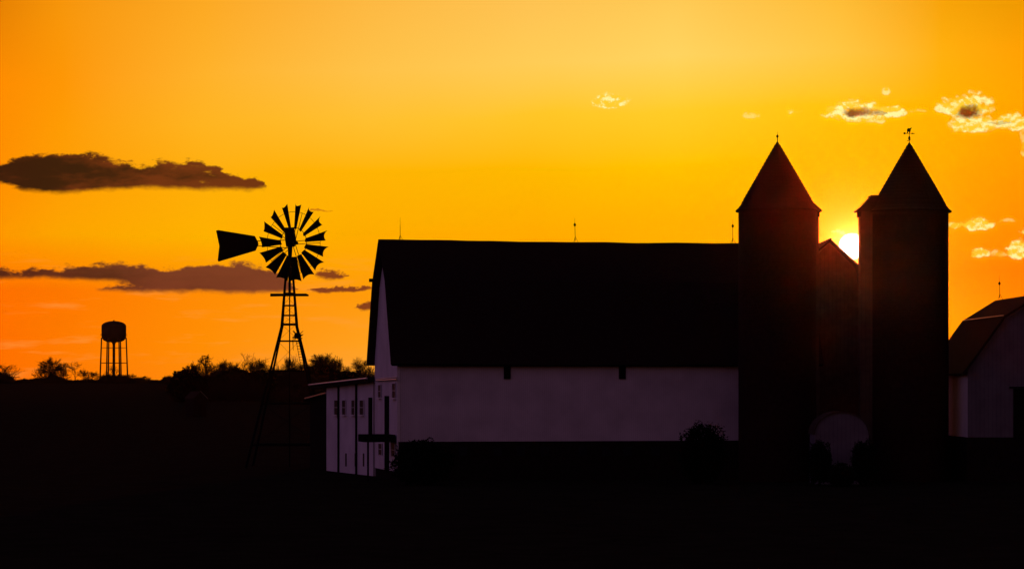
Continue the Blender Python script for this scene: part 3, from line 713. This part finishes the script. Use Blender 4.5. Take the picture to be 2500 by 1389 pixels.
tl = [
 (12, 888, 74, 850, 'multi', 11, 'bare many-stemmed tree at the left edge of the picture', 1),
 (124, 872, 56, 850, 'round', 12, 'dense round bare tree, tallest left of the water tower', 1.1),
 (156, 884, 34, 860, 'multi', 13, 'small bare tree squeezed right of the dense round one', 1),
 (184, 881, 46, 850, 'sparse', 14, 'thin open bare tree nearest left of the water tower', 1.2),
 (226, 906, 50, 900, 'multi', 15, 'low bare bushy tree at the left foot of the water tower', 1),
 (276, 889, 34, 950, 'sparse', 16, 'crooked bare tree seen between the water tower legs', 1),
 (320, 912, 40, 900, 'multi', 17, 'very low bare thicket tree at the right foot of the water tower', 1),
 (353, 917, 28, 850, 'multi', 18, 'tiny lone spreading bare tree right of the water tower', 1),
 (466, 884, 34, 640, 'round', 19, 'slim bare tree poking above the dark rounded evergreen', 1),
 (440, 903, 40, 640, 'multi', 20, 'low bare tree on the left flank of the rounded evergreen', 1),
 (508, 866, 54, 620, 'cone', 21, 'pointed cone-shaped bare tree, first tall one from the left of the windmill wood', 1),
 (546, 879, 62, 640, 'round', 22, 'bushy bare tree just right of the pointed one', 1),
 (598, 860, 70, 600, 'sparse', 24, 'gaunt tree with long upright bare limbs left of the windmill', 1.5),
 (640, 876, 60, 640, 'round', 25, 'rounded bare tree against the left leg of the windmill', 1),
 (664, 892, 44, 640, 'multi', 26, 'small bare thicket tree behind the windmill left leg', 1),
 (704, 870, 56, 630, 'vase', 27, 'bare tree seen through the windmill tower', 1),
 (735, 884, 50, 650, 'round', 28, 'low bare tree behind the right leg of the windmill', 1),
 (790, 864, 84, 620, 'round', 29, 'broad thick-crowned dark tree right of the windmill', 1.5),
 (824, 876, 50, 640, 'round', 30, 'bare tree leaning out right of the broad thick-crowned one', 1.1),
 (876, 873, 58, 700, 'vase', 31, 'pale feathery bare tree nearest the barn roof', .8),
 (850, 893, 40, 680, 'multi', 32, 'low bare tree just left of the feathery one by the barn', .9),
 (904, 892, 44, 690, 'multi', 33, 'low bare tree under the overhang of the barn roof', .9),
 (570, 884, 44, 650, 'round', 41, 'twiggy bare tree between the bushy one and the gaunt one', .9),
 (622, 882, 46, 650, 'vase', 42, 'upswept bare tree just right of the gaunt one', .9),
 (486, 888, 40, 650, 'round', 43, 'small twiggy bare tree at the foot of the pointed one', .9),
 (756, 886, 44, 660, 'vase', 44, 'small bare tree between windmill and broad dark tree', .9),
 (100, 896, 40, 880, 'multi', 45, 'low bare tree left of the dense round one', 1),
 (142, 892, 40, 880, 'round', 46, 'small bare tree touching the right side of the dense round one', 1),
 (206, 902, 36, 880, 'multi', 47, 'low spreading bare tree right of the thin open one', 1),
]
tot = 0
for x, y, w, D, k, sd, lb, th in tl: tot += bare_tree(x, y, w, D, k, sd, lb, th)
bare_tree(782, 868, 66, 622, 'round', 40, 'dense dark bare tree forming the left half of the broad clump right of the windmill', 1.4)
print('tree segs', tot)

def leafy(mb, c, rx, ry, rz, n, size, seed):
    rn = random.Random(seed)
    for _ in range(n):
        v = Vector((rn.gauss(0,1), rn.gauss(0,1), rn.gauss(0,1))).normalized()
        k = rn.uniform(.72,1.0)**.6*(1+.42*noise.noise(v*2.3+Vector((seed,0,0)))+.22*noise.noise(v*6+Vector((0,seed,0))))
        p = Vector((c[0]+v.x*rx*k, c[1]+v.y*ry*k, c[2]+v.z*rz*k))
        a = Vector((rn.uniform(-1,1), rn.uniform(-1,1), rn.uniform(-1,1))).normalized()*size*rn.uniform(.6,1.3)
        b = a.cross(Vector((rn.uniform(-1,1), rn.uniform(-1,1), rn.uniform(-1,1)))).normalized()*size*.5
        mb.poly([p-a, p+b, p+a, p-b], [(0,1,2,3)])
def bush(px, ytop, wpx, D, seed, label, name='evergreen', cat='tree', group=None, n=1500, lf=None, depth=None):
    o = at_g(px, D); zt = CZ+(HY-ytop)/F*D; H = zt-o.z; w = wpx/F*D/2
    t = empty(name, o, label, cat, group)
    m = MB(); m.tube((0,0,-.1),(0,0,H*.6), w*.08, w*.04, 7); m.build('trunk' if cat == 'tree' else 'stem', M['bark'], t)
    m = MB(); size = lf or w*.10
    leafy(m, (0,0,H*.52), w*.96, depth or w, H*.47, n, size, seed)
    # dense inside: smaller clumps of leaves
    rn = random.Random(seed+5)
    for k in range(7):
        a = rn.uniform(0,6.28); leafy(m, (math.cos(a)*w*.35, math.sin(a)*w*.3, H*rn.uniform(.3,.65)), w*.5, w*.5, H*.3, n//6, size*1.3, seed+k+9)
    m.build('crown' if cat == 'tree' else 'foliage', M['leaf'], t, fixn=False)
G2 = 'dark evergreens in the wood'
bush(457, 905, 92, 560, 51, 'dome-shaped black evergreen at the left end of the wood', group=G2, n=3000)
bush(575, 903, 110, 590, 52, 'wide dark evergreen under the gaunt bare tree', group=G2, n=3000)
bush(640, 906, 90, 590, 53, 'dark evergreen at the windmill left leg', group=G2, n=2500)
bush(520, 918, 90, 580, 54, 'low dark evergreen beneath the pointed bare tree', group=G2, n=2500)
bush(706, 904, 100, 660, 55, 'dark evergreen behind the grey outbuilding', group=G2, n=2500)
bush(786, 892, 90, 600, 56, 'dark evergreen at the foot of the broad thick-crowned tree', group=G2, n=2500)
bush(852, 908, 90, 640, 57, 'low dark evergreen above the annex roof', group=G2, n=2500)
GB = 'dark bushes round the barns'
bush(1032, 1074, 150, 191, 61, 'large dark bush at the left corner of the barn wall', 'bush', 'bush', GB, n=5000, lf=.10)
bush(1716, 1033, 116, 192, 62, 'rounded dark bush before the right end of the barn wall', 'bush', 'bush', GB, n=5000, lf=.10)
bush(2002, 1076, 62, 188.5, 63, 'dark bush left of the pale shed door', 'bush', 'bush', GB, n=3000, lf=.08)
bush(2110, 1076, 66, 188.5, 64, 'dark bush right of the pale shed door', 'bush', 'bush', GB, n=3000, lf=.08)
bush(2054, 1131, 70, 187, 65, 'low dark bush in front of the pale shed door', 'bush', 'bush', GB, n=2500, lf=.08)

def scrub():
    m = MB(); rn = random.Random(77)
    def run(x0, x1, D0, D1, n, hmax, th):
        for _ in range(n):
            px = rn.uniform(x0, x1); D = rn.uniform(D0, D1); g = at_g(px, D)
            e = max(0, noise.noise(Vector((px*.03, 1.5, 0)))+.35)+.35
            h = hmax*e*rn.uniform(.4,1.1)
            for _k in range(6):
                q = g+Vector((rn.uniform(-1,1)*h*.5, rn.uniform(-1,1)*h*.4, h*rn.uniform(.6,1)))
                m.tube(g, q, th*1.5, th, 3, False)
                for _j in range(3):
                    f = rn.uniform(.4,1); p = g+(q-g)*f; m.tube(p, p+Vector((rn.uniform(-1,1), rn.uniform(-1,1), rn.uniform(-.1,1)))*h*.28, th, th*.6, 3, False)
    run(-60, 440, 800, 950, 4200, 2.6, .035)
    run(420, 930, 560, 700, 3600, 4.5, .022)
    o = m.build('scrub', M['bark'], None, fixn=False)
    tag(o, 'low tangled scrub running along the whole left skyline', 'scrub', kind='stuff')
scrub()

# ------------------------------------------------------------------ small buildings in the dark left field
def shed(name, label, px, ytop, wpx, D, wm, rm, dep=5, rz=0):
    o = at_g(px, D); fr = Fr(o, 0); zt = CZ+(HY-ytop)/F*D-o.z; w = wpx/F*D/2
    t = empty(name, o, label, 'shed', rz=rz)
    ze = zt*.74
    b = MB(); b.prism([(-w,-.3),(-w,ze),(0,zt-.12),(w,ze),(w,-.3)], 'y', 0, dep); b.build('wall', wm, t)
    r = MB(); slab_roof(r, [(-w*1.12,ze-.12),(0,zt),(w*1.12,ze-.12)], -.3, dep+.3, .1, 'y', nseg=1); r.build('roof', rm, t)
    if w < 2: q = MB(); q.tube((0,-.32,zt+.02),(w*1.12,-.32,ze-.1),.03,.03,6); q.build('roof_flashing', M['metal'], t)
    q = MB(); q.box((-w*.3,-.06,0),(w*.3,-.004,ze*.7)); q.build('door', M['dark'], t)
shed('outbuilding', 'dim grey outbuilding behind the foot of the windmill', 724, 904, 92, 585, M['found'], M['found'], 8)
shed('shed', 'tiny shed with a glinting roof edge low in the dark left field', 488, 955, 34, 450, M['found'], M['roof'], 4, math.radians(25))
def yard_light():
    D = 300; o = at_g(766.5, D); t = empty('yard_light', o, 'tiny lit yard lamp on a pole just left of the annex', 'yard lamp')
    z = CZ+(HY-942.5)/F*D-o.z
    m = MB(); m.tube((0,0,0),(0,0,z+.1),.06,.05,8); m.tube((0,0,z+.1),(-.0,-.4,z+.12),.03,.03,6); m.build('pole', M['dark'], t)
    e = bpy.data.materials.new('lamp_glow'); e.use_nodes = True; b = e.node_tree.nodes['Principled BSDF']
    b.inputs['Emission Color'].default_value = (1,.75,.45,1); b.inputs['Emission Strength'].default_value = 1.5
    m = MB(); m.lathe([(0,-.07),(.07,-.03),(.07,.03),(0,.06)], 10, (0,-.42,z)); m.build('lamp', e, t, True)
yard_light()

# ------------------------------------------------------------------ thin evening haze
def haze():
    m = bpy.data.materials.new('evening_haze'); m.use_nodes = True; nt = m.node_tree; nt.nodes.clear()
    o = nt.nodes.new('ShaderNodeOutputMaterial'); v = nt.nodes.new('ShaderNodeVolumePrincipled')
    v.inputs['Color'].default_value = (.9,.9,.9,1); v.inputs['Density'].default_value = HAZE; v.inputs['Anisotropy'].default_value = .985
    nt.links.new(v.outputs[0], o.inputs['Volume'])
    b = MB(); b.box((-1400,-60,-12),(1400,1750,60)); q = b.build('haze', m); q['kind'] = 'stuff'
HAZE = .85e-5
haze()
